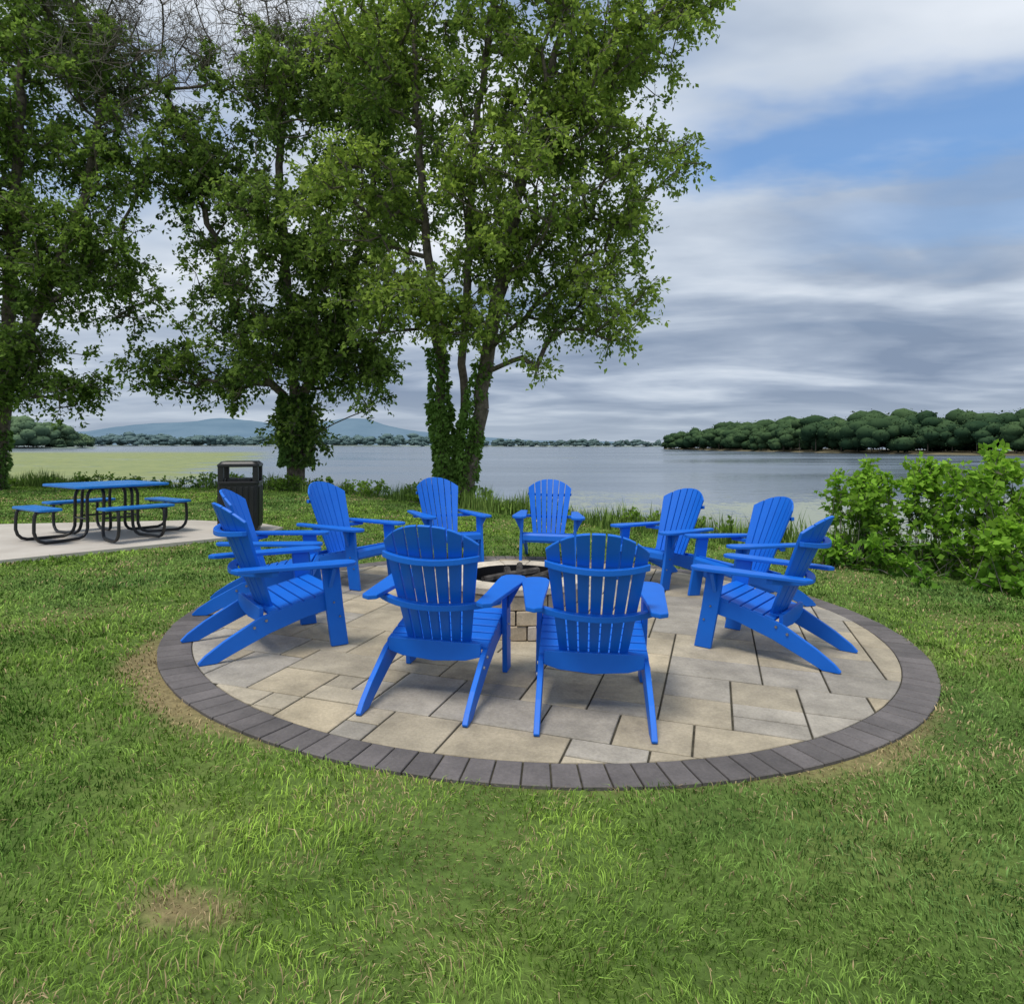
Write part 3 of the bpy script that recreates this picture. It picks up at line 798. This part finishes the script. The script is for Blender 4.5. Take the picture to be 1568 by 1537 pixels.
def weeds(name, seed=5):
    r = np.random.RandomState(seed); n = 34000
    x = r.uniform(-24, 13, n); s = r.uniform(-1.3, .55, n)
    y = shore(x)+s+(vnoise(x, x*0, 1.1, 7)-.5)*.8
    cl = fbm(x, y, .9, 44)
    k = cl > .40; x = x[k]; y = y[k]; cl = cl[k]; n = len(x)
    z = gz(x, y)-.02; h = (.15+.45*r.rand(n))*(.35+1.2*(cl-.38)*2.2)
    a = r.rand(n)*6.283; w = .012+.012*r.rand(n); lean = .1+.35*r.rand(n)
    D = np.stack([np.cos(a), np.sin(a), 0*a], -1); W = np.stack([-np.sin(a)*w, np.cos(a)*w, 0*a], -1)
    base = np.stack([x, y, z], -1); mid = base+D*(lean*h*.35)[:, None]; mid[:, 2] += h*.6
    tip = base+D*(lean*h)[:, None]; tip[:, 2] += h
    P = np.zeros((n, 5, 3)); P[:, 0] = base-W/2; P[:, 1] = base+W/2; P[:, 2] = mid+W*.45; P[:, 3] = mid-W*.45; P[:, 4] = tip
    idx = np.arange(n)*5
    t = np.clip(fbm(x, y, 2, 46)+.3*r.randn(n), 0, 1)[:, None]
    c = np.array([.08, .155, .035])*(1-t)+np.array([.25, .36, .09])*t
    np_mesh(name, P.reshape(-1, 3), np.stack([idx, idx+1, idx+2, idx+3], -1), np.stack([idx+3, idx+2, idx+4], -1), np.repeat(c[:, None], 5, 1).reshape(-1, 3), M_grass)
weeds('shoreline_grass')
rr = np.random.RandomState(9)
wl = []
for x in list(np.arange(-22, 4.4, .5)):
    if rr.rand() < .85:
        xx = x+rr.uniform(-.2, .2); yy = float(shore(xx))-rr.uniform(.2, 1.1)
        hh = rr.uniform(.10, .28); wl.append(((xx, yy, float(gz(xx, yy))+hh*.5), (rr.uniform(.25, .5), .3, hh)))
for (xx, yy) in ((-1.0, 16.6), (-2.1, 16.6), (-1.6, 16.4), (-7.2, 20.8), (-6.4, 20.7), (-6.9, 20.5)):
    wl.append(((xx, yy, .15), (.4, .3, .3)))
shrub('shoreline_weeds', wl, 31, leaf=.08, per=40, dens=20, pal=dict(d=(.07, .14, .028), b=(.24, .39, .06)), twigL=.25, gap=0)

# ------------------------------------------------------------ distant woods, land, hill
bmi = bmesh.new(); bmesh.ops.create_icosphere(bmi, subdivisions=2, radius=1)
ICO_V = np.array([v.co[:] for v in bmi.verts]); ICO_F = np.array([[v.index for v in f.verts] for f in bmi.faces]); bmi.free()
def woods(name, line, depth, hmin, hmax, spacing, rows, q, cd, cb, seed, per=260, wf=(.45, .65)):
    r = np.random.RandomState(seed); line = np.array(line, float)
    seg = np.linalg.norm(np.diff(line, axis=0), axis=1); cum = np.concatenate([[0], np.cumsum(seg)])
    cd = np.array(cd); cb = np.array(cb)
    VV = []; CC = []; TA = []; TB = []; KV = []; KF = []; KC = []; kn = 0
    for row in range(rows):
        s = r.uniform(0, spacing)
        while s < cum[-1]:
            px = np.interp(s, cum, line[:, 0]); py = np.interp(s, cum, line[:, 1])
            i = min(len(seg)-1, max(0, np.searchsorted(cum, s)-1))
            dx, dy = (line[i+1]-line[i])/seg[i]
            nxv, nyv = -dy, dx
            if nyv < 0: nxv, nyv = -nxv, -nyv
            off = depth*(row+.25+r.uniform(-.25, .3))/rows
            endf = np.clip(min(s, cum[-1]-s)/(spacing*4), .4, 1)
            px += nxv*off; py += nyv*off
            H = r.uniform(hmin, hmax)*(.78+.4*vnoise(s, row*5, spacing*2.5, seed % 50))*endf*(1 if row else .8)
            W = H*r.uniform(*wf)*.6
            nsub = 7; tv0 = r.uniform(.0, .45)
            for sc in range(nsub):
                an = r.uniform(0, 6.28); ro = W*.6 if sc else 0
                cx, cy = px+math.cos(an)*ro, py+math.sin(an)*ro
                cz = LAKE+H*(r.uniform(.24, .68) if sc else .74); rw = W*r.uniform(.5, .8); rh = H*r.uniform(.17, .25)
                tb = tv0+r.uniform(0, .18)
                # opaque inner mass of the crown, lumpy
                kv = ICO_V*(.80+.16*r.rand(len(ICO_V), 1))*np.array([rw, rw, rh])+np.array([cx, cy, cz])
                kv[:, 2] = np.maximum(kv[:, 2], LAKE+.3)
                kt = np.clip(tb-.12+.35*ICO_V[:, 2]+.08*r.randn(len(ICO_V)), 0, 1)[:, None]  # height shading painted into the core colour, lighter on top
                KV.append(kv); KC.append(cd*(1-kt)+cb*kt); KF.append(ICO_F+kn); kn += len(ICO_V)
                m = int(per/nsub)
                v = r.randn(m, 3); v /= np.linalg.norm(v, axis=1, keepdims=True)
                P0 = v*np.array([rw, rw, rh])*(.86+.18*r.rand(m))[:, None]+np.array([cx, cy, cz])
                P0[:, 2] = np.maximum(P0[:, 2], LAKE+.5)
                P = leaf_mesh_arrays(P0, r.randn(m, 3)*.6+np.cross(v, r.randn(m, 3)), q*(.6+.8*r.rand(m)), r, .9, 1.2)
                tt = np.clip(tb+.42*v[:, 2]+.06*r.randn(m), 0, 1)[:, None]  # same painted top light on the leaf quads, undersides darker
                VV.append(P.reshape(-1, 3)); CC.append(np.repeat((cd*(1-tt)+cb*tt)[:, None], 4, 1).reshape(-1, 3))
            TA.append((px, py, LAKE)); TB.append((px, py, LAKE+H*.6))
            s += spacing*r.uniform(.6, 1.3)
    VV = np.concatenate(VV); CC = np.concatenate(CC)
    emp = link(bpy.data.objects.new(name, None))
    o = np_mesh('foliage', VV, np.arange(len(VV)).reshape(-1, 4), cols=CC, mat=M_far); o.parent = emp
    o = np_mesh('crown_masses', np.concatenate(KV), None, np.concatenate(KF), cols=np.concatenate(KC), mat=M_far, smooth=False); o.parent = emp
    A = np.array(TA); B = np.array(TB); w = np.full(len(A), hmax*.012)
    Vv, Q = frusta(A, B, w, w*.5, 5); o = np_mesh('trunks', Vv, Q, mat=M_bark); o.parent = emp
def land(name, line, depth, h, mat):
    line = np.array(line, float); V = []; n = len(line)
    dirs = np.gradient(line, axis=0); nr = np.stack([-dirs[:, 1], dirs[:, 0]], -1); nr /= np.linalg.norm(nr, axis=1, keepdims=True)
    nr[nr[:, 1] < 0] *= -1
    rows = [(-.02, LAKE-.3), (0.0, LAKE+.02), (.02, LAKE+h*.6), (.2, LAKE+h), (1.0, LAKE+h), (1.1, LAKE-.3)]
    for f, z in rows:
        for i in range(n): V.append((line[i, 0]+nr[i, 0]*depth*f, line[i, 1]+nr[i, 1]*depth*f, z))
    Q = [(r_*n+i, r_*n+i+1, (r_+1)*n+i+1, (r_+1)*n+i) for r_ in range(len(rows)-1) for i in range(n-1)]
    np_mesh(name, V, Q, mat=mat)
M_shore = simple('shore_earth', (.10, .09, .05), (.22, .19, .12), .1, .95, .2, .1, .1)
M_shoreF = simple('hazy_shore', (.18, .23, .20), (.25, .29, .24), .02, .95, .1, .1, .1)  # distance haze put into the base colour
pt = [(78, 345), (79, 310), (80, 262), (86, 222), (95, 186), (111, 146), (140, 118), (190, 90), (260, 60)]
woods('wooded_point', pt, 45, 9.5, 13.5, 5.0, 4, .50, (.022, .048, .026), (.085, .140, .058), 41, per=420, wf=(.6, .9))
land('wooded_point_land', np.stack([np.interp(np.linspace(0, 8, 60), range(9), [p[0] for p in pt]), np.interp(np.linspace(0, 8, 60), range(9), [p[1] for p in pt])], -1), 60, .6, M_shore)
fs = [(-110, 720), (0, 680), (110, 660), (220, 680), (420, 700)]
woods('far_treeline', fs, 60, 5, 9, 10, 2, 1.2, (.09, .14, .14), (.13, .19, .18), 42, per=120, wf=(.9, 1.3))  # foliage colours hold a painted haze tint
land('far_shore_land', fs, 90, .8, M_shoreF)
fl = [(-760, 900), (-560, 900), (-380, 880), (-230, 850), (-90, 800)]
woods('far_treeline', fl, 140, 12, 19, 15, 3, 1.8, (.095, .15, .155), (.135, .20, .19), 43, per=140, wf=(.9, 1.2))  # blue-green aerial haze mixed into both tree colours
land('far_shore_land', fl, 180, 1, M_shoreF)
nl = [(-420, 400), (-330, 390), (-275, 400), (-258, 415)]
woods('left_shore_woods', nl, 60, 15, 22, 9, 3, 1.0, (.065, .11, .07), (.16, .235, .12), 44, per=420, wf=(.6, .9))
land('left_shore_land', nl, 80, .8, M_shoreF)

prof = [(-4200, 30), (-3300, 60), (-2500, 66), (-2170, 74), (-1965, 98), (-1690, 126), (-1555, 136), (-1330, 116), (-1080, 110), (-870, 132), (-765, 128), (-560, 80), (-355, 50), (0, 26), (600, 14)]
px = np.linspace(-4200, 600, 160); pz = np.interp(px, [p[0] for p in prof], [p[1] for p in prof])
pz = pz+(fbm(px, px*0, 260, 61)-.5)*20+(fbm(px, px*0, 60, 66)-.5)*6
V = []; rows = [(-700, .0), (-450, .35), (-220, .75), (0, 1.0), (300, .6), (700, .0)]
for dy, f in rows:
    for i in range(160):
        V.append((px[i], 3500+dy+(vnoise(px[i], dy, 300, 62)-.5)*120, LAKE+pz[i]*f*(1+(.12*(vnoise(px[i], dy*3, 120, 63)-.5)))))
Q = [(r_*160+i, r_*160+i+1, (r_+1)*160+i+1, (r_+1)*160+i) for r_ in range(5) for i in range(159)]
M_hill = simple('hazy_hill', (.12, .19, .255), (.155, .23, .295), .006, 1, .1, 1, 0)  # aerial perspective put into the base colour as blue-grey
np_mesh('distant_hill', V, Q, mat=M_hill, smooth=True)

# ------------------------------------------------------------ world
SUN_EL, SUN_AZ = 72, 215
w = bpy.data.worlds.new('World'); scene.world = w; w.use_nodes = True
nt = w.node_tree; bg = nt.nodes['Background']
sky = N(nt, 'ShaderNodeTexSky', sky_type='NISHITA'); sky.sun_disc = False
sky.sun_elevation = rad(SUN_EL); sky.sun_rotation = rad(SUN_AZ); sky.air_density = 1.0; sky.dust_density = .6; sky.ozone_density = 1.5
tc = N(nt, 'ShaderNodeTexCoord'); sp = N(nt, 'ShaderNodeSeparateXYZ'); nt.links.new(tc.outputs['Generated'], sp.inputs[0])
M = lambda op, a, b=0.: nmath(nt, op, a, b)
MR = lambda v, a, b, c=0., d=1.: nmr(nt, v, a, b, c, d)
z = M('ADD', M('MAXIMUM', sp.outputs[2], 0.), .12)
PX = M('DIVIDE', sp.outputs[0], z); PY = M('DIVIDE', sp.outputs[1], z)
cb = N(nt, 'ShaderNodeCombineXYZ'); nt.links.new(PX, cb.inputs[0]); nt.links.new(PY, cb.inputs[1])
mpw = N(nt, 'ShaderNodeMapping'); mpw.inputs['Rotation'].default_value = (0, 0, rad(22)); mpw.inputs['Scale'].default_value = (.55, .85, 1)
mpw.inputs['Location'].default_value = (3.3, 1.7, 0)
nt.links.new(cb.outputs[0], mpw.inputs[0])
n1 = N(nt, 'ShaderNodeTexNoise'); n1.inputs['Scale'].default_value = 1.35; n1.inputs['Detail'].default_value = 4; n1.inputs['Roughness'].default_value = .45; n1.inputs['Distortion'].default_value = .6
nt.links.new(mpw.outputs[0], n1.inputs['Vector'])
n2 = N(nt, 'ShaderNodeTexNoise'); n2.inputs['Scale'].default_value = 4.0; n2.inputs['Detail'].default_value = 4; n2.inputs['Roughness'].default_value = .55
nt.links.new(mpw.outputs[0], n2.inputs['Vector'])
cr = ramp(nt, [(.34, (.22, .285, .40)), (.46, (.34, .41, .525)), (.57, (.53, .60, .70)), (.70, (.76, .81, .88))])
nP0 = M('ADD', M('MULTIPLY', PX, .39), M('MULTIPLY', PY, .92))
mixn = M('ADD', M('ADD', M('MULTIPLY', n1.outputs['Fac'], .80), M('MULTIPLY', n2.outputs['Fac'], .20)), MR(nP0, 3.6, 1.3, -.05, .10))
nt.links.new(mixn, cr.inputs[0])
sc = N(nt, 'ShaderNodeVectorMath', operation='SCALE'); nt.links.new(cr.outputs[0], sc.inputs[0]); sc.inputs['Scale'].default_value = 10
nP = M('ADD', nP0, M('MULTIPLY', M('SUBTRACT', n2.outputs['Fac'], .5), .60))
tP = M('SUBTRACT', M('MULTIPLY', PX, .92), M('MULTIPLY', PY, .39))
dn = M('ABSOLUTE', M('SUBTRACT', nP, 1.85))
b1_ = M('MULTIPLY', MR(dn, .36, .05), MR(tP, -.50, -.12))
b3_ = M('MULTIPLY', M('MULTIPLY', MR(M('ABSOLUTE', M('SUBTRACT', nP, 2.42)), .40, .05), MR(tP, -.3, .5)), .5)
b2_ = M('MULTIPLY', MR(n1.outputs['Fac'], .50, .34, 0, .5), MR(sp.outputs[2], .12, .35))
blue = M('MAXIMUM', M('MAXIMUM', b1_, b3_), b2_)
skg = N(nt, 'ShaderNodeMix', data_type='RGBA', blend_type='MULTIPLY'); skg.inputs[0].default_value = 1
nt.links.new(sky.outputs[0], skg.inputs[6]); skg.inputs[7].default_value = (1.05, 1.40, 1.65, 1)
mxs = N(nt, 'ShaderNodeMix', data_type='RGBA'); nt.links.new(M('MULTIPLY', blue, .9), mxs.inputs[0])
nt.links.new(sc.outputs[0], mxs.inputs[6]); nt.links.new(skg.outputs[2], mxs.inputs[7])
hz = N(nt, 'ShaderNodeMix', data_type='RGBA'); nt.links.new(MR(sp.outputs[2], .10, .0, 0, .6), hz.inputs[0])
nt.links.new(mxs.outputs[2], hz.inputs[6]); hz.inputs[7].default_value = (4.3, 4.95, 5.7, 1)
nt.links.new(hz.outputs[2], bg.inputs[0]); bg.inputs[1].default_value = .108

ld = bpy.data.lights.new('sun', 'SUN'); ld.energy = 2.7; ld.angle = rad(20); ld.color = (1, .94, .85)
so = link(bpy.data.objects.new('sun', ld))
az = rad(SUN_AZ); el = rad(SUN_EL)
dirv = Vector((math.sin(az)*math.cos(el), math.cos(az)*math.cos(el), math.sin(el)))
so.rotation_euler = dirv.to_track_quat('Z', 'Y').to_euler(); so.location = (0, -5, 20)

scene.view_settings.view_transform = 'Standard'; scene.view_settings.look = 'None'
scene.view_settings.exposure = 0; scene.view_settings.gamma = 1

cam = bpy.data.cameras.new('camera'); cam.sensor_width = 36; cam.lens = 1022/1568*36
cam.shift_y = -88.5/1568; cam.clip_end = 12000; cam.clip_start = .05
co = link(bpy.data.objects.new('camera', cam)); co.location = (0, 0, 1.55); co.rotation_euler = (rad(90), 0, 0)
scene.camera = co
